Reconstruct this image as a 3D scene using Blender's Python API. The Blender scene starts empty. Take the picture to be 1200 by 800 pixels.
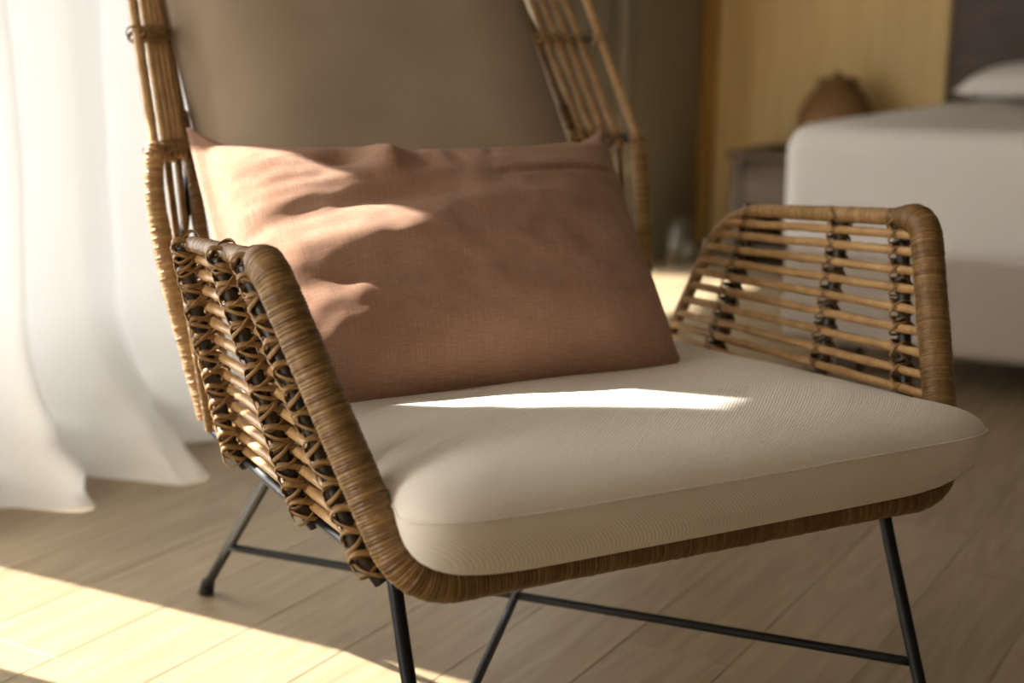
import bpy, bmesh, math, random
from mathutils import Vector, Matrix, noise
random.seed(7)
S = bpy.context.scene
COL = S.collection
V = Vector

# ------------------------------------------------------------------ camera
CAM = V((-0.828, -1.0877, 0.7984))
YAW, PITCH, ROLL, FPX = 0.507, -0.2121, 0.0136, 1682.5
fwd = V((math.sin(YAW)*math.cos(PITCH), math.cos(YAW)*math.cos(PITCH), math.sin(PITCH)))
rt0 = V((math.cos(YAW), -math.sin(YAW), 0)); up0 = rt0.cross(fwd)
rt = rt0*math.cos(ROLL) + up0*math.sin(ROLL); up = up0*math.cos(ROLL) - rt0*math.sin(ROLL)
cd = bpy.data.cameras.new('camera'); cam = bpy.data.objects.new('camera', cd); COL.objects.link(cam)
M = Matrix((rt, up, -fwd)).transposed().to_4x4(); M.translation = CAM
cam.matrix_world = M
cd.sensor_width = 36.0; cd.lens = FPX/1200*36.0; cd.clip_start = 0.02
cd.dof.use_dof = True; cd.dof.focus_distance = 1.47; cd.dof.aperture_fstop = 3.0
S.camera = cam

# ------------------------------------------------------------------ light
SUN = V((-0.497, 0.643, 0.580)).normalized()
sd = bpy.data.lights.new('sun', 'SUN'); sd.energy = 15.5; sd.angle = math.radians(0.6); sd.color = (1.0, .955, .86)
so = bpy.data.objects.new('sun', sd); COL.objects.link(so); so.rotation_euler = SUN.to_track_quat('Z', 'Y').to_euler()
so.location = SUN*6
w = bpy.data.worlds.new('sky'); S.world = w; w.use_nodes = True
bg = w.node_tree.nodes['Background']; bg.inputs[0].default_value = (.98, .965, .92, 1); bg.inputs[1].default_value = 8.0
S.view_settings.view_transform = 'Standard'; S.view_settings.look = 'None'; S.view_settings.gamma = 1
S.view_settings.use_curve_mapping = False; S.view_settings.exposure = 0.47

# ------------------------------------------------------------------ materials
MATS = {}
class NT:
    def __init__(s, name, rough=.6, spec=.3):
        s.m = bpy.data.materials.new(name); s.m.use_nodes = True; s.t = s.m.node_tree
        s.b = s.t.nodes['Principled BSDF']; s.b.inputs['Roughness'].default_value = rough
        s.b.inputs['Specular IOR Level'].default_value = spec
        MATS[name] = s.m
    def n(s, typ, **kw):
        nd = s.t.nodes.new(typ)
        for k, v in kw.items():
            if k.startswith('i_'): nd.inputs[k[2:].replace('_', ' ')].default_value = v
            else: setattr(nd, k, v)
        return nd
    def l(s, a, b): s.t.links.new(a, b)
    def coords(s, scale=(1, 1, 1), kind='Object', rnd=False, rot=(0, 0, 0)):
        tc = s.n('ShaderNodeTexCoord'); mp = s.n('ShaderNodeMapping'); mp.inputs['Scale'].default_value = scale
        mp.inputs['Rotation'].default_value = rot
        src = tc.outputs[kind]
        if rnd:
            oi = s.n('ShaderNodeObjectInfo'); ml = s.n('ShaderNodeMath', operation='MULTIPLY'); ml.inputs[1].default_value = 37.0
            s.l(oi.outputs['Random'], ml.inputs[0]); ad = s.n('ShaderNodeVectorMath', operation='ADD')
            s.l(src, ad.inputs[0]); s.l(ml.outputs[0], ad.inputs[1]); src = ad.outputs[0]
        s.l(src, mp.inputs['Vector']); return mp.outputs[0]
    def noise(s, vec, scale, detail=3, rough=.5, dist=0):
        nd = s.n('ShaderNodeTexNoise'); nd.inputs['Scale'].default_value = scale; nd.inputs['Detail'].default_value = detail
        nd.inputs['Roughness'].default_value = rough; nd.inputs['Distortion'].default_value = dist
        s.l(vec, nd.inputs['Vector']); return nd.outputs['Fac']
    def ramp(s, fac, stops):
        r = s.n('ShaderNodeValToRGB'); e = r.color_ramp.elements
        while len(e) > 1: e.remove(e[-1])
        e[0].position, e[0].color = stops[0][0], (*stops[0][1], 1)
        for p, c in stops[1:]:
            x = e.new(p); x.color = (*c, 1)
        s.l(fac, r.inputs[0]); return r.outputs[0]
    def math(s, op, a, b=None):
        m = s.n('ShaderNodeMath', operation=op)
        for i, x in enumerate((a, b)):
            if x is None: continue
            if hasattr(x, 'links'): s.l(x, m.inputs[i])
            else: m.inputs[i].default_value = x
        return m.outputs[0]
    def mix(s, fac, a, b, mode='MIX'):
        m = s.n('ShaderNodeMix', data_type='RGBA', blend_type=mode)
        for i, x in ((0, fac), (6, a), (7, b)):
            if hasattr(x, 'links'): s.l(x, m.inputs[i])
            else: m.inputs[i].default_value = x if i == 0 else (*x, 1)
        return m.outputs[2]
    def color(s, c):
        if hasattr(c, 'links'): s.l(c, s.b.inputs['Base Color'])
        else: s.b.inputs['Base Color'].default_value = (*c, 1)
        return s
    def bump(s, h, strength=.3, dist=.001):
        b = s.n('ShaderNodeBump'); b.inputs['Strength'].default_value = strength; b.inputs['Distance'].default_value = dist
        s.l(h, b.inputs['Height']); s.l(b.outputs[0], s.b.inputs['Normal']); return s

def mat_cane(name, dark, mid, light, rough=.42):
    t = NT(name, rough, .45)
    at = t.n('ShaderNodeAttribute', attribute_name='tone')
    nz = t.noise(t.coords(), 160, 4)
    f = t.math('ADD', t.math('MULTIPLY', at.outputs['Fac'], .42), t.math('MULTIPLY', nz, .55))
    t.color(t.ramp(f, [(.15, dark), (.5, mid), (.85, light)])); t.bump(nz, .25, .0006)
def mat_rod(name, dark, mid, light, rough=.38):
    t = NT(name, rough, .5)
    v = t.coords(rnd=True)
    a = t.noise(v, 45, 5, .6); b = t.noise(v, 420, 2)
    f = t.math('ADD', t.math('MULTIPLY', a, .75), t.math('MULTIPLY', b, .25))
    t.color(t.ramp(f, [(.3, dark), (.5, mid), (.72, light)])); t.bump(b, .15, .0004)
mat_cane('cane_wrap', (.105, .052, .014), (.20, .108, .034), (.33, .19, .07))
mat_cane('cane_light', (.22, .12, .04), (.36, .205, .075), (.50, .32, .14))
mat_rod('rattan', (.30, .165, .06), (.48, .285, .115), (.60, .39, .19))
mat_rod('rattan_dark', (.12, .06, .02), (.21, .115, .042), (.31, .18, .07))
mat_rod('rib_bark', (.010, .008, .007), (.022, .015, .010), (.07, .04, .02), .35)
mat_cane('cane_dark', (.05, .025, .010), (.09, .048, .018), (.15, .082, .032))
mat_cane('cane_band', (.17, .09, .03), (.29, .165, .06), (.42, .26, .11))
t = NT('black_steel', .38, .3); t.color((.006, .007, .008)); t.bump(t.noise(t.coords(), 300, 2), .08, .0003)
t = NT('rubber', .7, .3); t.color((.015, .015, .015))

def weave(t, v, f1):
    sp = t.n('ShaderNodeSeparateXYZ'); t.l(v, sp.inputs[0]); yz = t.math('ADD', sp.outputs[1], t.math('MULTIPLY', sp.outputs[2], 1.3))
    a = t.math('SINE', t.math('MULTIPLY', sp.outputs[0], f1)); b = t.math('SINE', t.math('MULTIPLY', yz, f1))
    return t.math('MULTIPLY', a, b)
t = NT('cream_fabric', .95, .06)
v = t.coords(); n1 = t.noise(v, 9, 3); n2 = t.noise(v, 700, 2)
t.color(t.mix(t.math('MULTIPLY', n2, .35), t.ramp(n1, [(.3, (.77, .70, .62)), (.7, (.84, .775, .695))]), (.64, .56, .47)))
t.bump(t.math('ADD', weave(t, v, 1450), t.math('MULTIPLY', n2, 1.2)), .45, .0008)
t.b.inputs['Sheen Weight'].default_value = .15
t = NT('back_fabric_shaded', .95, .06)  # darker than the seat cloth: shade on the back put into the colour
v = t.coords(); n1 = t.noise(v, 7, 3); n2 = t.noise(v, 600, 2)
t.color(t.ramp(n1, [(.3, (.40, .315, .235)), (.7, (.46, .37, .28))])); t.bump(n2, .3, .0006)
t = NT('terracotta_linen', .95, .05)
uv = t.n('ShaderNodeTexCoord').outputs['UV']
mp = t.n('ShaderNodeMapping'); mp.inputs['Scale'].default_value = (1, 1, 1); t.l(uv, mp.inputs['Vector'])
sx = t.n('ShaderNodeMapping'); sx.inputs['Scale'].default_value = (24, 560, 1); t.l(uv, sx.inputs['Vector'])
sy = t.n('ShaderNodeMapping'); sy.inputs['Scale'].default_value = (740, 18, 1); t.l(uv, sy.inputs['Vector'])
nx = t.noise(sx.outputs[0], 1, 2); ny = t.noise(sy.outputs[0], 1, 2); nb = t.noise(mp.outputs[0], 6, 4)
thr = t.math('ADD', nx, ny)
f = t.math('ADD', t.math('MULTIPLY', thr, .38), t.math('MULTIPLY', nb, .25))
t.color(t.ramp(f, [(.3, (.25, .130, .084)), (.5, (.36, .205, .138)), (.72, (.47, .315, .24))]))
t.bump(thr, .40, .0010); t.b.inputs['Sheen Weight'].default_value = .12

t = NT('oak_plank', .42, .35)
v = t.coords((1, 1, 1), rnd=True)
vs = t.n('ShaderNodeMapping'); vs.inputs['Scale'].default_value = (2.2, 34, 10); t.l(v, vs.inputs['Vector'])
vr = t.n('ShaderNodeMapping'); vr.inputs['Scale'].default_value = (1.3, 9, 4); t.l(v, vr.inputs['Vector'])
g1 = t.noise(vs.outputs[0], 1.6, 6, .62, .6)
ct = t.noise(vr.outputs[0], .8, 1, .4, .2)
cg = t.math('ADD', t.math('MULTIPLY', t.math('SINE', t.math('MULTIPLY', ct, 95.0)), .5), .5)
gf = t.math('ADD', t.math('MULTIPLY', g1, .80), t.math('MULTIPLY', cg, .10))
oi = t.n('ShaderNodeObjectInfo')
gf = t.math('ADD', gf, t.math('MULTIPLY', t.math('SUBTRACT', oi.outputs['Random'], .5), .18))
t.color(t.ramp(gf, [(.20, (.235, .170, .100)), (.48, (.325, .245, .152)), (.75, (.39, .305, .20))])); t.bump(g1, .12, .001)
t = NT('floor_gap', .8, .1); t.color((.17, .125, .075))

t = NT('plaster', .9, .15); t.color(t.ramp(t.noise(t.coords(), 3, 3), [(.3, (.60, .55, .46)), (.7, (.65, .60, .51))]))
t = NT('plaster_olive', .9, .15); t.color(t.ramp(t.noise(t.coords(), 3, 3), [(.3, (.27, .235, .17)), (.7, (.30, .265, .195))]))
t = NT('wall_taupe', .9, .15); t.color(t.ramp(t.noise(t.coords(), 3, 3), [(.3, (.10, .078, .055)), (.7, (.12, .094, .066))]))
t = NT('ceiling_white', .9, .1); t.color((.50, .47, .42))
t = NT('balcony_stone', .9, .1); t.color((.42, .40, .36))
t = NT('golden_wood', .5, .3); v = t.coords((1, 1, .08))
t.color(t.ramp(t.noise(v, 30, 4), [(.3, (.60, .41, .16)), (.7, (.70, .50, .22))]))
t = NT('amber_wood', .45, .3); v = t.coords((1, 1, .08)); t.color(t.ramp(t.noise(v, 30, 4), [(.3, (.36, .19, .045)), (.7, (.43, .24, .06))]))
t = NT('walnut', .5, .3); v = t.coords((1, .1, 1)); t.color(t.ramp(t.noise(v, 25, 4), [(.3, (.062, .040, .027)), (.7, (.095, .062, .042))]))
t = NT('bed_cover', .95, .1); t.color((.90, .85, .82)); t.bump(t.noise(t.coords(), 120, 3), .2, .001)
t = NT('bed_upholstery', .95, .1); t.color((.48, .41, .345)); t.bump(t.noise(t.coords(), 300, 3), .3, .001)
t = NT('wicker', .6, .3); t.color(t.ramp(t.noise(t.coords(), 60, 3), [(.3, (.15, .075, .03)), (.7, (.24, .125, .045))]))
t = NT('glass_clear', .03, .5); t.color((.9, .95, .93)); t.b.inputs['Transmission Weight'].default_value = 1.0
t = NT('drape_cloth', .95, .1); t.color((.29, .25, .18)); t.bump(t.noise(t.coords(), 300, 2), .2, .001)
t = NT('white_paint', .5, .3); t.color((.72, .71, .69))
# sheer curtain: part of the light goes through the cloth
m = bpy.data.materials.new('sheer_cloth'); m.use_nodes = True; nt = m.node_tree; nt.nodes.clear()
o = nt.nodes.new('ShaderNodeOutputMaterial'); mx = nt.nodes.new('ShaderNodeMixShader'); mx.inputs[0].default_value = .06
df = nt.nodes.new('ShaderNodeBsdfDiffuse'); df.inputs[0].default_value = (.86, .86, .85, 1)
tl = nt.nodes.new('ShaderNodeBsdfTranslucent'); tl.inputs[0].default_value = (.84, .86, .88, 1)
nt.links.new(df.outputs[0], mx.inputs[1]); nt.links.new(tl.outputs[0], mx.inputs[2]); nt.links.new(mx.outputs[0], o.inputs[0]); MATS['sheer_cloth'] = m

# ------------------------------------------------------------------ helpers
def mesh_obj(name, verts, faces, mat, parent=None, smooth=True, tone=None, loc=None, uvs=None):
    me = bpy.data.meshes.new(name); me.from_pydata([tuple(v) for v in verts], [], faces); me.update()
    if smooth: me.polygons.foreach_set('use_smooth', [True]*len(me.polygons))
    if tone is not None:
        a = me.attributes.new('tone', 'FLOAT', 'POINT'); a.data.foreach_set('value', tone)
    if uvs is not None:
        ul = me.uv_layers.new(name='UVMap')
        for lp in me.loops: ul.data[lp.index].uv = uvs[lp.vertex_index]
    me.materials.append(MATS[mat])
    ob = bpy.data.objects.new(name, me); COL.objects.link(ob)
    if parent is not None:
        ob.parent = parent
        off = V((0, 0, 0)); p = parent
        while p is not None: off += p.location; p = p.parent
        ob.location = -off
    return ob
def thing(name, loc, label, cat, group=None):
    e = bpy.data.objects.new(name, None); COL.objects.link(e); e.location = loc; e.empty_display_size = .1
    return tag(e, label, cat, group)
def tag(o, label, cat, group=None):
    o['label'] = label; o['category'] = cat
    if group: o['group'] = group
    return o
def struct(o): o['kind'] = 'structure'; return o

def fillet(pts, rads, seg=8):
    """rounds the inner corners of a polyline"""
    pts = [V(p) for p in pts]; out = [pts[0]]
    for i in range(1, len(pts)-1):
        p, a, b = pts[i], pts[i-1], pts[i+1]; r = rads[i-1] if isinstance(rads, (list, tuple)) else rads
        da, db = (a-p), (b-p); r = min(r, da.length*.49, db.length*.49)
        A = p+da.normalized()*r; B = p+db.normalized()*r
        for k in range(seg+1):
            u = k/seg; out.append(A*(1-u)**2 + p*2*u*(1-u) + B*u*u)
    out.append(pts[-1]); return out
class Path:
    def __init__(s, pts):
        s.p = [V(p) for p in pts]; s.d = [0.0]
        for a, b in zip(s.p, s.p[1:]): s.d.append(s.d[-1]+(b-a).length)
        s.L = s.d[-1]
        t0 = (s.p[1]-s.p[0]).normalized(); ref = V((0, 0, 1)) if abs(t0.z) < .8 else V((1, 0, 0))
        s.t = []; s.n = []
        for i in range(len(s.p)):
            a = s.p[max(i-1, 0)]; b = s.p[min(i+1, len(s.p)-1)]; s.t.append((b-a).normalized())
        n = (ref - t0*ref.dot(t0)).normalized()
        for i in range(len(s.p)):
            n = (n - s.t[i]*n.dot(s.t[i])).normalized(); s.n.append(n.copy())
    def at(s, x):
        x = max(0, min(s.L, x)); lo = 0
        import bisect
        i = min(max(bisect.bisect_right(s.d, x)-1, 0), len(s.p)-2)
        u = (x-s.d[i])/max(s.d[i+1]-s.d[i], 1e-9)
        t = (s.t[i]*(1-u)+s.t[i+1]*u).normalized(); n = s.n[i]*(1-u)+s.n[i+1]*u; n = (n-t*n.dot(t)).normalized()
        return s.p[i]*(1-u)+s.p[i+1]*u, t, n
def rings_mesh(rings, cap=True):
    vs, fs = [], []; k = len(rings[0])
    for r in rings: vs.extend(r)
    for i in range(len(rings)-1):
        for j in range(k):
            a = i*k+j; b = i*k+(j+1) % k; fs.append((a, b, b+k, a+k))
    if cap:
        fs.append(tuple(reversed(range(k)))); fs.append(tuple(range((len(rings)-1)*k, len(rings)*k)))
    return vs, fs
def ring(P, t, n, r, sides, r2=None, tilt=0):
    b = t.cross(n); r2 = r2 or r
    return [P + n*(math.cos(2*math.pi*j/sides)*r) + b*(math.sin(2*math.pi*j/sides)*r2) + t*(math.sin(2*math.pi*j/sides+.7)*tilt) for j in range(sides)]
def tube(name, pts, r, mat, parent, sides=12, step=None, wob=0, nodes=0):
    pa = Path(pts); step = step or max(pa.L/60, .004); N = max(2, int(pa.L/step)+1)
    R = []; seed = random.random()*99
    nd = [random.uniform(.1, .9)*pa.L for _ in range(nodes)]
    for i in range(N+1):
        x = pa.L*i/N; P, t, n = pa.at(x); rr = r(x/pa.L) if callable(r) else r
        if wob: rr *= 1 + wob*noise.noise(V((x*22+seed, seed, 0)))
        for q in nd: rr *= 1+.13*math.exp(-((x-q)/.004)**2)
        R.append(ring(P, t, n, rr, sides))
    v, f = rings_mesh(R); return mesh_obj(name, v, f, mat, parent)
def wrapped(name, pts, r, mat, parent, pitch=.0042, sides=18, rough=1.0, flat=1.0):
    """a rod wound with narrow cane: one raised, slightly uneven turn after the other"""
    pa = Path(pts); N = int(pa.L/pitch); R = []; tone = []
    for i in range(N):
        x0 = i*pitch; rr = r(x0/pa.L) if callable(r) else r
        rr *= 1+random.uniform(-.018, .022)*rough; tl = random.uniform(-.0011, .0011)*rough; tn = random.random()
        if random.random() < .05: rr *= 1.03; tn = .15
        for u, k in ((.04, .96), (.28, 1.0), (.72, 1.0), (.96, .96)):
            P, t, n = pa.at(x0+u*pitch); R.append(ring(P, t, n, rr*k, sides, rr*k*flat, tl)); tone += [tn if .1 < u < .9 else tn*.5]*sides
    v, f = rings_mesh(R); return mesh_obj(name, v, f, mat, parent, tone=tone)
def ribbon_loop(c, e, n, f, a, bo, bi, w, th, seg=16):
    """closed band of cane in the plane (e, n); width runs along f"""
    vs, fs = [], []
    for k in range(seg):
        q = 2*math.pi*k/seg; ce, sn = math.cos(q), math.sin(q); h = bo if sn > 0 else bi
        ce2 = math.copysign(abs(ce)**.75, ce); sn2 = math.copysign(abs(sn)**.75, sn)
        p = c + e*(ce2*a) + n*(sn2*h); o = (e*ce2 + n*sn2).normalized()
        vs += [p+f*w/2, p+f*w*.28+o*th, p-f*w*.28+o*th, p-f*w/2]
    for k in range(seg):
        a0 = k*4; b0 = ((k+1) % seg)*4
        for j in range(3): fs.append((a0+j, a0+j+1, b0+j+1, b0+j))
        fs.append((a0+3, a0, b0, b0+3))
    return vs, fs
def merge(parts):
    vs, fs = [], []
    for v, f in parts:
        k = len(vs); vs += v; fs += [tuple(i+k for i in q) for q in f]
    return vs, fs
def box_vf(lo, hi, ax=None):
    lo, hi = V(lo), V(hi)
    v = [V((x, y, z)) for x in (lo.x, hi.x) for y in (lo.y, hi.y) for z in (lo.z, hi.z)]
    f = [(0, 1, 3, 2), (4, 6, 7, 5), (0, 4, 5, 1), (2, 3, 7, 6), (0, 2, 6, 4), (1, 5, 7, 3)]
    return v, f
def rbox(name, lo, hi, mat, parent=None, bev=.01, seg=3, xf=None):
    bm = bmesh.new(); v, f = box_vf(lo, hi); bv = [bm.verts.new(p) for p in v]
    for q in f: bm.faces.new([bv[i] for i in q])
    bmesh.ops.recalc_face_normals(bm, faces=bm.faces)
    if bev > 0: bmesh.ops.bevel(bm, geom=list(bm.edges), offset=bev, segments=seg, affect='EDGES', profile=.5)
    bm.verts.index_update()
    vs = [xf(p.co) if xf else p.co.copy() for p in bm.verts]; fs = [tuple(x.index for x in q.verts) for q in bm.faces]; bm.free()
    o = mesh_obj(name, vs, fs, mat, parent, smooth=bev > .004)
    return o

# room axes: e1 runs along the window wall (and the planks), e2 points from that wall into the room
E1 = V((.8616, .5075, 0)).normalized(); E2 = V((E1.y, -E1.x, 0)); O = V((-.4, 1.71, 0))
def G(a, b, z=0): return O + E1*a + E2*b + V((0, 0, z))
GX = lambda p: G(p.x, p.y, p.z)
CEIL = 2.6; EA, EB, EW = -4.4, 3.4, 4.6

# ------------------------------------------------------------------ floor of single planks
floor = struct(rbox('floor', (EA, -.0, -.06), (EB, EW, -.012), 'floor_gap', bev=0, xf=GX))
PW, PL = .15, 1.25
pm = None; k = 0
row0 = -7
ROT = math.atan2(E1.y, E1.x)
def plank_mesh(L):
    bm = bmesh.new(); v, f = box_vf((0, 0, -.012), (L-.0006, PW-.0006, 0)); bv = [bm.verts.new(p) for p in v]
    for q in f: bm.faces.new([bv[i] for i in q])
    bmesh.ops.recalc_face_normals(bm, faces=bm.faces)
    top = [e for e in bm.edges if all(x.co.z > -.001 for x in e.verts)]
    bmesh.ops.bevel(bm, geom=top, offset=.0008, segments=1, affect='EDGES')
    me = bpy.data.meshes.new('plank'); bm.to_mesh(me); bm.free(); me.materials.append(MATS['oak_plank']); return me
PM = {}
rows = int(EW/PW)+1
for r in range(rows):
    e2 = .063 + (r-1)*PW + .15 if False else -.087 + r*PW
    off = (r*.437 + .13*(r % 3)) % PL
    x = EA - off
    while x < EB:
        a, b = max(x, EA), min(x+PL, EB); Lk = round(b-a, 3)
        lo, hi = max(e2, 0), min(e2+PW, EW)
        if Lk > .03 and hi-lo > PW*.99:
            if Lk not in PM: PM[Lk] = plank_mesh(Lk)
            o = bpy.data.objects.new('plank', PM[Lk]); COL.objects.link(o); o.parent = floor
            # plank local x = E1; local y must run along -E2 for a right-handed frame
            o.location = G(a, e2+PW, 0); o.rotation_euler = (0, 0, ROT)
        x += PL
first = rbox('plank', (EA, 0, -.012), (EB, .063-.0012, 0), 'oak_plank', floor, bev=0, xf=GX)

# ------------------------------------------------------------------ room shell
WT = .16
ww = struct(rbox('wall_window', (1.55, -WT, 0), (1.9, 0, CEIL), 'plaster_olive', bev=0, xf=GX))
rbox('wall_section', (2.6, -WT, 0), (EB+.2, 0, CEIL), 'plaster_olive', ww, bev=0, xf=GX)
rbox('lintel', (EA, -WT, 2.35), (2.6, 0, CEIL), 'plaster_olive', ww, bev=0, xf=GX)
struct(rbox('wall_back', (EB, 0, 0), (EB+.15, EW, CEIL), 'plaster', bev=0, xf=GX))
struct(rbox('wall_right', (EA, EW, 0), (EB+.15, EW+.15, CEIL), 'wall_taupe', bev=0, xf=GX))
struct(rbox('wall_front', (EA-.15, -WT, 0), (EA, EW+.15, CEIL), 'plaster_olive', bev=0, xf=GX))
struct(rbox('ceiling', (EA-.15, -WT, CEIL), (EB+.2, EW+.15, CEIL+.12), 'ceiling_white', bev=0, xf=GX))
struct(rbox('balcony_floor', (EA-1, -2.2, -.09), (EB+1, -.001, -.025), 'balcony_stone', bev=0, xf=GX))
struct(rbox('balcony_roof', (EA-1, -1.42, 2.63), (EB+1, -WT-.001, 2.76), 'balcony_stone', bev=0, xf=GX))
wf = struct(rbox('window_1', (EA, -.10, 2.29), (1.55, -.04, 2.35), 'white_paint', bev=.004, seg=1, xf=GX))
rbox('window_sill', (EA, -WT, -.03), (1.55, -.001, .24), 'white_paint', wf, bev=0, xf=GX)
for a in (EA, -2.9, 1.49): rbox('window_frame', (a, -.10, .24), (a+.06, -.04, 2.29), 'white_paint', wf, bev=.004, seg=1, xf=GX)

# ------------------------------------------------------------------ curtain at the window
def cloth(name, a0, a1, fe2, ztop, zbot, mat, nu, nv, flare=None, parent=None):
    vs, fs = [], []
    for j in range(nv+1):
        q = j/nv; z = zbot+(ztop-zbot)*q**1.6
        for i in range(nu+1):
            u = a0+(a1-a0)*i/nu; e2, du, dz = fe2(u, z)
            vs.append(G(u+du, e2, z+dz))
    for j in range(nv):
        for i in range(nu):
            a = j*(nu+1)+i; fs.append((a, a+1, a+nu+2, a+nu+1))
    return mesh_obj(name, vs, fs, mat, parent)
def curt(u, z):
    s = u+.035*noise.noise(V((u*3, z*.9, 2)))
    f = .040*math.sin(s*26+1.2*math.sin(s*5.1)) + .022*math.sin(s*47+2+z*.5) + .03*noise.noise(V((u*4, z*.7, 5)))
    near = 1-math.exp(-((u+.46)/.05)**2)*.6
    fl = max(0, 1-z/.30)
    g = .16*fl**1.7*(.8+.8*noise.noise(V((u*6, 1, 0)))+.25*math.sin(u*19))
    lump = .05*math.exp(-((z-.06)/.07)**2)*noise.noise(V((u*9, z*16, 3)))+.022*max(0, 1-z/.2)*noise.noise(V((u*21, z*24, 6)))
    return .20+f*near*(1+.3*fl)+max(g, 0)+lump, .02*noise.noise(V((u*6, z*2, 9)))*(1+fl), .002*fl*noise.noise(V((u*14, 0, 4)))
def curt_r(u, z):
    e2, du, dz = curt(u, z); q = max(0, 1-(u+.45)/.35)
    edge = .006-.055*min(1, z/.75)-.085*max(0, min(1, (z-.75)/.5)) + .006*math.sin(z*6+.4)
    return e2, du*(1-q)+q*edge, dz
def curt_l(u, z):
    e2, du, dz = curt(u, z); q = max(0, 1-(-.69-u)/.5)
    edge = -.03*min(1, z/.4) - .008*max(0, min(1, (z-.8)/.3)) + .72*max(0, min(.13, z-1.28))
    return e2+.012*q, du*(1-q)+q*edge, dz
c = cloth('sheer_curtain', -.45, 1.52, curt_r, 2.38, .0003, 'sheer_cloth', 420, 70)
tag(c, 'long white sheer curtain bunched on the floor behind the rattan armchair', 'curtain')
c = cloth('sheer_curtain', -1.9, -.69, curt_l, 2.38, .0003, 'sheer_cloth', 300, 60)
tag(c, 'second white sheer curtain, parted from the one behind the armchair by a sunny gap', 'curtain')
rod = tube('curtain_rod', [G(-4.2, .2, 2.42), G(1.75, .2, 2.42)], .012, 'white_paint', None)
tag(rod, 'thin white curtain rod above the sheer curtain', 'curtain rod')
def drp(u, z):
    return .06+.035*math.sin(u*38)+.012*math.sin(u*71+1), 0, 0
c2 = cloth('heavy_drape', 1.86, 2.64, drp, 2.38, .33, 'drape_cloth', 130, 12)
tag(c2, 'dull beige heavy drape hanging clear of the floor beside the wood panel', 'curtain')

# ------------------------------------------------------------------ far end of the room
pn = thing('wood_panel', G(3.36, .46, 0), 'golden wood wall panel behind the bed with an amber edge post', 'wall panel')
rbox('panel', (3.345, .055, .02), (3.399, .91, 2.58), 'golden_wood', pn, bev=.003, seg=1, xf=GX)
rbox('edge_post', (3.315, .0, .0), (3.399, .055, 2.58), 'amber_wood', pn, bev=.004, seg=1, xf=GX)
hb = thing('headboard', G(3.36, 1.84, 0), 'dark brown tall headboard panel at the head of the white bed', 'headboard')
for i in range(3): rbox('panel', (3.33, .915+i*.66, .0), (3.399, .915+i*.66+.652, 2.2), 'walnut', hb, bev=.006, seg=2, xf=GX)
B0, B1, BF, BH = 1.03, 2.75, 1.45, 3.31
bed = thing('bed', G(2.4, 1.9, 0), 'wide bed with white cover over a taupe upholstered base', 'bed')
rbox('bed_base', (BF+.005, B0, .085), (BH, B1, .32), 'bed_upholstery', bed, bev=.03, seg=4, xf=GX)
def soft(p):
    q = G(p.x, p.y, p.z); return q + V((0, 0, .008*noise.noise(V((p.x*3, p.y*3, 0)))))
bm = bmesh.new()
def softbox(name, lo, hi, mat, parent, bev, cuts, amp):
    bm = bmesh.new(); v, f = box_vf(lo, hi); bv = [bm.verts.new(p) for p in v]
    for q in f: bm.faces.new([bv[i] for i in q])
    bmesh.ops.recalc_face_normals(bm, faces=bm.faces)
    bmesh.ops.bevel(bm, geom=list(bm.edges), offset=bev, segments=5, affect='EDGES', profile=.5)
    bmesh.ops.subdivide_edges(bm, edges=list(bm.edges), cuts=cuts, use_grid_fill=True)
    bm.verts.index_update()
    vs = [G(p.co.x, p.co.y, p.co.z)+V((0, 0, amp*noise.noise(V((p.co.x*3.2, p.co.y*3.2, p.co.z*2)))))+E1*(amp*.8*noise.noise(V((p.co.y*4, p.co.z*5, 8)))) for p in bm.verts]
    fs = [tuple(x.index for x in q.verts) for q in bm.faces]; bm.free()
    return mesh_obj(name, vs, fs, mat, parent)
softbox('bed_cover', (BF-.012, B0-.012, .292), (BH, B1+.012, .598), 'bed_cover', bed, .06, 6, .008)
for a in (BF+.12, BH-.14):
    for b in (B0+.14, B1-.14): rbox('leg', (a-.03, b-.03, 0), (a+.03, b+.03, .09), 'walnut', bed, bev=.004, seg=1, xf=GX)

def pillow_vf(corners, front, back, nu, nv, dis=None, flange=.0, edge=None):
    """two bulged skins between four corners (TL, TR, BR, BL); dis(u,v) adds relief to the front skin"""
    TL, TR, BR, BL = map(V, corners); vs, fs, uvs = [], [], []
    nrm = ((TR-BL).cross(TL-BR)).normalized()
    def base(u, v):
        a, b = (u+1)/2, (v+1)/2
        return (BL*(1-a)+BR*a)*(1-b)+(TL*(1-a)+TR*a)*b
    def h(u, v):
        x = max(0, 1-abs(u)/(1-flange)); y = max(0, 1-abs(v)/(1-flange*(2.4 if v > 0 else 1.4)))
        f = lambda q: 1-(1-min(q*1.0, 1))**2.0
        g = lambda q: 1-(1-min(q*1.0, 1))**9
        return .58*(f(x)*f(y))**.66+.42*(g(x)*g(y))**.7
    for sgn in (1, -1):
        for j in range(nv+1):
            for i in range(nu+1):
                u, v = -1+2*i/nu, -1+2*j/nv; uu, vv = u, v
                p = base(u, v)
                if edge: p = p + edge(u, v)
                hh = h(u, v)
                d = (front if sgn > 0 else -back)*hh + sgn*.002*min(1, 6*(1-max(abs(u), abs(v))))
                if dis and sgn > 0: d += dis(u, v)*min(1, hh*3)
                vs.append(p+nrm*d); uvs.append(((u+1)/2*(TR-TL).length*2, (v+1)/2*(TL-BL).length*2))
    n = (nu+1)*(nv+1)
    for j in range(nv):
        for i in range(nu):
            a = j*(nu+1)+i
            fs.append((a, a+1, a+nu+2, a+nu+1)); fs.append((n+a, n+a+nu+1, n+a+nu+2, n+a+1))
    return vs, fs, uvs
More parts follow.
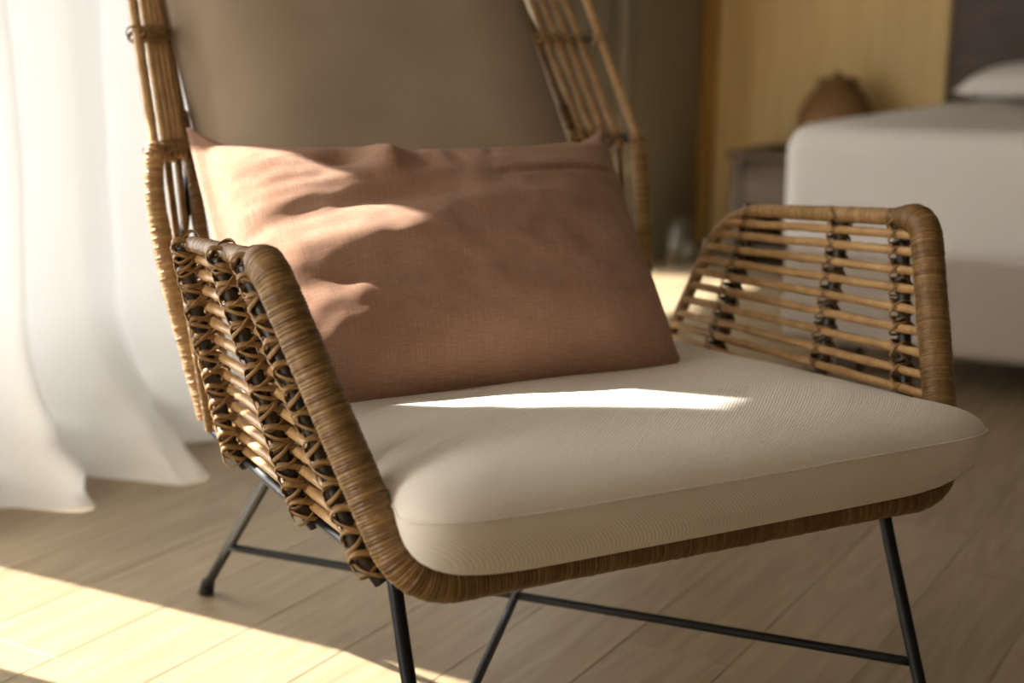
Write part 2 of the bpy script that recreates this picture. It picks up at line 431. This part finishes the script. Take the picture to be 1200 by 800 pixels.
for k, b in enumerate((1.40,)):
    cz = .635; cs = [G(3.26, b-.33, cz+.03), G(3.26, b+.33, cz+.03), G(2.80, b+.33, cz), G(2.80, b-.33, cz)]
    v_, f_, u_ = pillow_vf(cs, .085, .03, 24, 16)
    o = mesh_obj('bed_pillow', v_, f_, 'bed_cover')
    tag(o, 'white pillow leaning on the dark headboard of the bed', 'pillow')
ns = thing('console_table', G(3.15, .65, 0), 'low dark brown console table between bed and golden panel', 'console table')
rbox('top', (2.93, .28, .375), (3.32, .90, .405), 'walnut', ns, bev=.004, seg=1, xf=GX)
rbox('side_panel', (2.95, .29, 0), (3.32, .33, .375), 'walnut', ns, bev=.003, seg=1, xf=GX)
rbox('side_panel', (2.95, .85, 0), (3.32, .89, .375), 'walnut', ns, bev=.003, seg=1, xf=GX)
rbox('drawer', (2.945, .335, .20), (3.31, .845, .37), 'walnut', ns, bev=.006, seg=2, xf=GX)
rbox('shelf', (2.96, .33, .05), (3.31, .85, .075), 'walnut', ns, bev=.003, seg=1, xf=GX)
# round wicker basket on the console
def lathe(name, prof, seg, mat, at, parent=None, ridge=0):
    vs, fs = [], []
    for i, (r, z) in enumerate(prof):
        for j in range(seg):
            q = 2*math.pi*j/seg; rr = r*(1+ridge*(1 if (i+j) % 2 else -1)); vs.append(at+V((rr*math.cos(q), rr*math.sin(q), z)))
    for i in range(len(prof)-1):
        for j in range(seg):
            a = i*seg+j; b = i*seg+(j+1) % seg; fs.append((a, b, b+seg, a+seg))
    fs.append(tuple(reversed(range(seg)))); fs.append(tuple(range((len(prof)-1)*seg, len(prof)*seg)))
    return mesh_obj(name, vs, fs, mat, parent)
at = G(3.12, .60, .4055)
bk = tag(lathe('wicker_basket', [(.06+.068*math.sin(math.pi*min(1, (i+1)/15)), .235*i/14) for i in range(15)], 40, 'wicker', at, None, .02), 'round brown wicker basket on the dark console table', 'basket')
lathe('lid', [(.075, .236), (.078, .244), (.05, .256), (.014, .26), (.012, .275)], 40, 'wicker', at, bk, .01)
for k, (da, db, r, h) in enumerate(((2.86, .14, .045, .16), (2.92, .235, .032, .11))):
    prof = [(r*.8, 0), (r, h*.12), (r, h*.7), (r*.55, h*.86), (r*.6, h)]
    o = lathe('glass_jar', prof, 24, 'glass_clear', G(da, db, .001))
    tag(o, ('taller' if k == 0 else 'shorter')+' clear glass jar on the floor by the golden panel', 'jar')

# ================================================================== rattan armchair
chair = thing('rattan_armchair', (0, .38, 0), 'woven rattan high-back armchair with wrapped cane arms on black steel legs', 'armchair')
def mir(p, s): return V((p[0]*s, p[1], p[2]))
cB, cT, cR, cQ = V((.325, 0, .312)), V((.401, .137, .593)), V((.38, .486, .565)), V((.324, .569, .317))
def arm(s, t): return cB*((1-s)*(1-t)) + cT*((1-s)*t) + cR*(s*t) + cQ*(s*(1-t))
def arm_frame(s, t):
    e = .01; ds = (arm(s+e, t)-arm(s-e, t)).normalized(); dt = (arm(s, t+e)-arm(s, t-e)).normalized()
    n = ds.cross(dt).normalized()
    if n.x < 0: n = -n
    return ds, dt, n
# --- front frame: both front posts and the front rail, wound as one piece
mx_, my = lambda p: mir(p, -1), None
path = fillet([mir(arm(.16, 1), -1), mir(cT, -1), mir(cB, -1), cB, cT, arm(.16, 1)], [.05, .055, .055, .05], 10)
pa = Path(path)
dT1 = (arm(.16, 1)-cT).length/pa.L; dP = ((arm(.16, 1)-cT).length+(cT-cB).length)/pa.L
def rad(u):
    u = min(u, 1-u)
    if u < dT1: q = max(0, min(1, (u-dT1*.12)/(dT1*.75))); return .0105+(.0185-.0105)*q*q*(3-2*q)
    if u < dP-.03: return .0185
    q = min(1, (u-dP+.03)/.08); return .0185-.0022*q
wrapped('front_frame', path, rad, 'cane_wrap', chair, .0034, 20, .85)
# --- arms
rail_t = [.93, .863, .787, .714, .638, .560, .476, .396, .325, .25, .175, .10, .03]
rib_s = [.125, .40, .86]
def s_end(t):
    if t <= .74: return 1.0
    u = math.sqrt((1-t)/.26); return 1-.2*(1-u)**2
for sg in (-1, 1):
    rim = fillet([arm(.12, 1), cR, cQ+V((0, .004, 0))], [.072], 12)
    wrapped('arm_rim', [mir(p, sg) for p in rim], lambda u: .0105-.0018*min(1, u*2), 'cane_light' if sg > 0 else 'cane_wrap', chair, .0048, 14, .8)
    for t in rail_t:
        se = s_end(t); pts = []
        for k in range(13):
            s = .015+(se-.015)*k/12; ds, dt, n = arm_frame(s, t)
            wv_ = sum(math.exp(-((s-r)/.06)**2) for r in rib_s)
            pts.append(mir(arm(s, t) - n*(.0035-.0012*wv_) + dt*(.0012*noise.noise(V((s*5, t*40, sg)))), sg))
        tube('rail', pts, .0054, 'rattan', chair, 10, .006, .10, 2)
    for si, rs in enumerate(rib_s):
        pts = []
        for k in range(25):
            t = -.05+1.045*k/24; ds, dt, n = arm_frame(rs, t); s = rs+(.015 if si == 1 else .0)*(1-t)-(.06*(1-t) if si == 2 else 0)
            pts.append(mir(arm(s, t)+n*(.0105-.010*max(0, (.06-t)/.11)), sg))
        rib = tube('rib', pts, .0078, 'rib_bark', chair, 10, .004, .08)
        rib['label'] = 'dark upright rib'
        for ti, t in enumerate(rail_t+[.988]):
            s = rs+(.015 if si == 1 else .0)*(1-t)-(.06*(1-t) if si == 2 else 0)
            ds, dt, n = arm_frame(s, t); c0 = arm(s, t)+n*.005
            c0 = mir(c0, sg); ds, dt, n = mir(ds, sg), mir(dt, sg), mir(n, sg)
            top = t > .98
            parts = []
            for q in (-1, 1):
                ang = math.radians(random.uniform(38, 52)); e = (ds*math.cos(ang)*q+dt*math.sin(ang)).normalized()
                n2 = (n-dt*(q*random.uniform(.45, .62))).normalized(); f = n2.cross(e).normalized()
                if sg < 0: parts.append(ribbon_loop(c0+dt*(.001*q), e, n2, f, .0140 if top else random.uniform(.0128, .0146), random.uniform(.0172, .0195), .0160 if not top else .0165, random.uniform(.0068, .0086), .0013, 18))
                else: parts.append(ribbon_loop(c0+dt*(.001*q), e, (n-dt*q*.2).normalized(), (n-dt*q*.2).cross(e).normalized(), .0125 if top else random.uniform(.0100, .0115), .0135, .0160 if not top else .0165, random.uniform(.0030, .0040), .0011, 16))
            v_, f_ = merge(parts)
            tn = [random.uniform(.25, .95)]*len(v_)
            mesh_obj('lashing', v_, f_, 'cane_band', rib, tone=tn)
        # two flat strands that cross each other down the rib
        for hd in (-1, 1):
            prev = None; vs_, fs_ = [], []; NS = len(rail_t)*16
            for k in range(NS+1):
                t = 1.0-1.03*k/NS; s = rs+(.015 if si == 1 else .0)*(1-t)-(.06*(1-t) if si == 2 else 0)
                ds, dt, n = arm_frame(s, t); ph = hd*(k/8*math.pi*.5+.3*si)+math.pi/4
                pull = max(0, (.06-t)/.11)
                rad_ = ds*(math.cos(ph)*.0125)+n*(math.sin(ph)*.0120); c_ = arm(s, t)+n*(.0095-.010*pull)+rad_
                o_ = (ds*math.cos(ph)+n*math.sin(ph)); wd = (dt*.9-(n*math.cos(ph)-ds*math.sin(ph))*hd*.45).normalized()
                for w2, h2 in ((.0040, 0), (.0024, .0011), (-.0024, .0011), (-.0040, 0)): vs_.append(mir(c_+wd*w2+o_*h2, sg))
                if k:
                    a0 = (k-1)*4; b0 = k*4
                    for j in range(3): fs_.append((a0+j, a0+j+1, b0+j+1, b0+j))
                    fs_.append((a0+3, a0, b0, b0+3))
            tn = [.3+.5*noise.noise(V((i*.02, si, hd)))+.15 for i in range(len(vs_))]
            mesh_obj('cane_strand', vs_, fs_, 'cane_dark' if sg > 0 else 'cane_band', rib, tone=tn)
    # bottom edge of the side basket, black steel with cane over it
    side = fillet([cB+V((-.006, .02, .0)), (cB+cQ)/2+V((-.004, 0, -.010)), cQ+V((-.002, .01, 0))], [.25], 10)
    tube('side_rail', [mir(p, sg) for p in side], .0065, 'black_steel', chair, 10)
# --- seat deck under the cushion
wrapped('rear_rail', [V((-.318, .60, .328)), V((.318, .60, .328))], .012, 'cane_wrap', chair, .0048, 14)
for k in range(8):
    y = .05+k*.068; x = .318
    tube('seat_slat', [V((-x, y, .316)), V((x, y, .316))], .0055, 'rattan_dark', chair, 8, .02, .08)
# --- black steel base
hs = .1105
JF = V((.3043, .008, hs)); JQ = V((.2626, .7088, hs))
for sg in (-1, 1):
    ft, ff = V((.3035, .0813, .300)), V((.3048, -.0355, .012))
    lg = tube('leg', [mir(p, sg) for p in fillet([ft+V((0, .03, .004)), ft, V((.304, .06, .24)), ff], [.02, .04], 6)], .0074, 'black_steel', chair, 14)
    tube('foot_cap', [mir(p, sg) for p in (ff+V((0, .002, .014)), V((ff.x, ff.y-.004, 0)))], lambda u: .0092+.001*u, 'rubber', lg, 14)
    qt, qf = V((.262, .492, .304)), V((.263, .8265, .012))
    lg = tube('leg', [mir(p, sg) for p in (qt, qf)], .0068, 'black_steel', chair, 14)
    tube('foot_cap', [mir(p, sg) for p in (qf+V((0, -.010, .010)), V((qf.x, qf.y+.004, 0)))], lambda u: .0095+.0015*u, 'rubber', lg, 14)
    tube('base_bar', [mir(p, sg) for p in (ft, qt)], .006, 'black_steel', chair, 10)
tube('base_bar', [V((-.3035, .0813, .301)), V((.3035, .0813, .301))], .006, 'black_steel', chair, 10)
tube('base_bar', [V((-.262, .492, .304)), V((.262, .492, .304))], .006, 'black_steel', chair, 10)
tube('stretcher', [mir(JQ, -1), JF], .0054, 'black_steel', chair, 12)
tube('stretcher', [mir(JF, -1), JQ], .0054, 'black_steel', chair, 12)
# --- back
def Kl(z): return V((.355-.062*(z-.645), .670+.663*(z-.645), z))
def Nl(z): return V((.291-.061*(z-.66), .758+.733*(z-.66), z))
ZT = 1.10
for sg in (-1, 1):
    lo = fillet([V((.317, .606, .325)), V((.352, .640, .50)), V((.360, .668, .600)), Kl(.655)], [.05, .05], 6)
    wrapped('back_post', [mir(p, sg) for p in lo], lambda u: .0150-.003*u, 'cane_light', chair, .0042, 16, 1.3)
    tube('wing_rim', [mir(Kl(z), sg) for z in (.64, .7, .8, .9, 1.0, ZT)], .0066, 'rattan', chair, 12, .01, .06, 4)
    inn = [V((.30, .585, .335)), Nl(.46)+V((0, .01, 0)), Nl(.69)]
    wrapped('back_stile', [mir(p, sg) for p in fillet(inn, .05)], .0095, 'cane_wrap', chair, .0048, 14)
    tube('wing_rim', [mir(Nl(z), sg) for z in (.66, .75, .9, 1.0, ZT+.01)], .0058, 'rattan_dark', chair, 12, .01, .06, 4)
    for f in (.16, .33, .50, .68):
        pts = [mir(Nl(z)*(1-f)+Kl(z)*f+V((0, 0, 0)), sg) for z in (.635, .75, .9, 1.0, ZT)]
        tube('wing_rod', pts, .0050, 'rattan', chair, 10, .01, .08, 3)
    for z in (.65, .79, .96):
        a, b = Nl(z), Kl(z); nn = V((.5, .8, -.5)).normalized()*.006
        r_ = tube('wing_rib', [mir(a+nn, sg), mir(b+nn*.4, sg)], .0066 if z < .7 else .0055, 'rib_bark', chair, 10, .004, .1)
        for f in (.02, .16, .33, .50, .68, .98):
            c0 = mir(a*(1-f)+b*f+nn*.4, sg); d1 = mir((b-a).normalized(), sg); d2 = mir((Kl(z+.1)-Kl(z)).normalized(), sg); n = d1.cross(d2).normalized()
            parts = []
            for q in (-1, 1):
                e = (d1*q*.7+d2*.7).normalized(); parts.append(ribbon_loop(c0, e, n, n.cross(e), .0125, .0115, .0115, .005, .0012))
            v_, f_ = merge(parts); mesh_obj('lashing', v_, f_, 'cane_light', r_, tone=[random.uniform(.2, .9)]*len(v_))
    # dark steel brace between stile and post below the wing
    tube('back_brace', [mir(p, sg) for p in (Nl(.63), V((.325, .675, .52)), V((.312, .62, .34)))], .0062, 'black_steel', chair, 10)
    # the side rods that close the lower corner of the back
    for f in (.35, .68):
        p0 = Nl(.645)*(1-f)+Kl(.645)*f; p1 = V((.305, .59, .335))*(1-f)+V((.317, .612, .335))*f
        tube('corner_rod', [mir(p, sg) for p in (p0, (p0+p1)/2+V((.006, .01, 0)), p1)], .005, 'rattan_dark', chair, 8, .01, .08)
top = fillet([mir(Kl(ZT), -1), mir(Nl(ZT+.02), -1)+V((0, 0, 0)), Nl(ZT+.02), Kl(ZT)], [.08, .08], 8)
wrapped('top_rail', top, .0115, 'cane_wrap', chair, .005, 14)
for k in range(9):
    x = -.22+.055*k
    tube('back_rod', [V((x, Nl(z).y+.004, z)) for z in (.34, .5, .7, .9, ZT+.02)], .0052, 'rattan', chair, 8, .02, .08)
for z in (.48, .70, .93):
    p = Nl(z); tube('back_rib', [V((-.25, p.y+.014, z)), V((.25, p.y+.014, z))], .006, 'rib_bark', chair, 8, .01, .1)

# ------------------------------------------------------------------ cushions
def sup(a, n):
    c, s = math.cos(a), math.sin(a)
    return math.copysign(abs(c)**(2/n), c), math.copysign(abs(s)**(2/n), s)
def cushion(name, hw, hl, n, top, bot, place, mat, rel=None, NA=160, NK=26, pw=4.5, ex=.62, exb=None):
    """puffed cushion: two skins that meet in a seam; place(x, y, h) gives the position"""
    vs, fs = [], []; seam = []
    ks = [1-(1-i/NK)**1.9 for i in range(NK+1)]
    for sgn in (1, -1):
        for k in ks:
            for j in range(NA):
                x, y = sup(2*math.pi*j/NA, n if k > .4 else 2+(n-2)*k/.4)
                x, y = x*hw*k, y*hl*k
                h = (1-k**pw)**(ex if sgn > 0 else (exb or ex))*(top if sgn > 0 else -bot)
                if rel and sgn > 0: h += rel(x/hw, y/hl)*(1-k**6)
                vs.append(place(x, y, h))
    nk = NK+1
    for b in (0, nk*NA):
        for i in range(NK):
            for j in range(NA):
                a0 = b+i*NA+j; a1 = b+i*NA+(j+1) % NA
                q = (a0, a0+NA, a1+NA, a1); fs.append(q if b == 0 else tuple(reversed(q)))
    o = mesh_obj(name, vs, fs, mat)
    bm = bmesh.new(); bm.from_mesh(o.data); bmesh.ops.remove_doubles(bm, verts=bm.verts, dist=1e-5); bmesh.ops.recalc_face_normals(bm, faces=bm.faces); bm.to_mesh(o.data); bm.free()
    o.data.polygons.foreach_set('use_smooth', [True]*len(o.data.polygons))
    seam = [place(sup(2*math.pi*j/NA, n)[0]*(hw+.0006), sup(2*math.pi*j/NA, n)[1]*(hl+.0006), 0) for j in range(NA+1)]
    tube('seam', seam, .0013, mat, o, 6, .006)
    return o
def seat_place(x, y, h):
    yy = y+.245
    f = max(0, min(1, (yy+.055)/.6))
    q = max(0, min(1, (yy+.035)/.06)); narrow = 1-.055*q*q*(3-2*q)-.02*f
    if h < 0: h *= 1+.40*max(0, min(1, (.05-yy)/.08))
    return V((x*narrow, yy, .391-.032*f+h+.004*noise.noise(V((x*5, y*5, 1)))))
def seat_rel(u, v):
    return -.017*math.exp(-((u+.1)/.8)**2-((v-.55)/.35)**2) + .004*noise.noise(V((u*2.2, v*2.2, 4)))
sc = cushion('seat_cushion', .352, .308, 11, .043, .060, seat_place, 'cream_fabric', seat_rel, pw=7, ex=.60, exb=.46)
tag(sc, 'thick cream fabric seat cushion with a stitched edge on the rattan armchair', 'cushion')
bd = V((0, .591, .806)); bn = V((0, -.806, .591)); bc = V((-.012, Nl(.76).y, .76))+bn*.012
def back_place(x, y, h): return bc+V((x, 0, 0))+bd*y+bn*h
bcu = cushion('back_cushion', .270, .425, 9, .100, .012, back_place, 'back_fabric_shaded', lambda u, v: .004*noise.noise(V((u*2, v*2, 7))), 140, 22)
tag(bcu, 'tall back cushion, taupe from shade put into its colour, leaning in the rattan armchair behind the terracotta pillow', 'cushion')

# ------------------------------------------------------------------ lumbar pillow
def seg_d(u, v, a, b):
    ax, ay = a; bx, by = b; dx, dy = bx-ax, by-ay; L2 = dx*dx+dy*dy
    q = max(0, min(1, ((u-ax)*dx+(v-ay)*dy)/L2)); return math.hypot((u-ax-q*dx)*1.5, v-ay-q*dy), q
FOLDS = [((-.20, .95), (-.13, .45), -.011, .07), ((-.05, .92), (.02, .50), -.009, .07), ((-.33, .80), (-.30, .40), .012, .09),
         ((.18, .92), (.20, .60), -.005, .06),
         ((.20, .26), (.97, .42), -.006, .035), ((-.95, .06), (-.05, .10), -.010, .09), ((-.75, -.16), (-.15, -.22), .010, .10),
         ((-.9, -.36), (-.1, -.42), -.005, .08), ((-.2, -.05), (.55, .08), .005, .10), ((.1, -.45), (.85, -.30), -.004, .09)]
def relief(u, v):
    d = -.024*math.exp(-((u+.47)/.10)**2-((v-.56)/.13)**2) + .012*math.exp(-((u+.30)/.10)**2-((v-.55)/.2)**2)
    for a, b, amp, w_ in FOLDS:
        x, q = seg_d(u, v, a, b); d += amp*math.exp(-(x/w_)**2)*(.4+.6*math.sin(math.pi*min(1, max(0, .15+.7*q))))
    d *= 1-max(0, min(1, (v-.45)/.35))
    d += .0045*noise.noise(V((u*3.2, v*4.5, 1)))+.0018*noise.noise(V((u*9, v*12, 5)))
    return d
pTL, pTR, pBR, pBL = V((-.317, .650, .683)), V((.258, .598, .676)), V((.182, .276, .400)), V((-.336, .292, .397))
pdn = (pBL-pTL).normalized()
pnr = ((pTR-pBL).cross(pTL-pBR)).normalized()
def pedge(u, v):
    up_ = max(0, v); p = pdn*(.074*(1-u*u)**.8*up_**1.5)
    p += V((-u, 0, 0))*(.010 if u > 0 else -.008)*(1-v*v)
    p += pdn*(.006*(1-u*u)*min(0, v)*-1)*.5
    p -= pdn*.020*(abs(u)*up_)**9
    m_ = max(abs(u), abs(v)*1.0); p += pnr*(-.016*max(0, (m_-.91)/.09)**1.3)
    p += pdn*.003*noise.noise(V((u*6, 3, 0)))*up_**6
    return p
v_, f_, u_ = pillow_vf((pTL, pTR, pBR, pBL), .088, .016, 130, 96, relief, .05, pedge)
pl = mesh_obj('lumbar_pillow', v_, f_, 'terracotta_linen', uvs=u_)
bm = bmesh.new(); bm.from_mesh(pl.data); bmesh.ops.remove_doubles(bm, verts=bm.verts, dist=1e-6); bmesh.ops.recalc_face_normals(bm, faces=bm.faces); bm.to_mesh(pl.data); bm.free()
tag(pl, 'brown terracotta linen lumbar pillow with flanged edges on the cream seat', 'pillow')
bpy.context.view_layer.update()
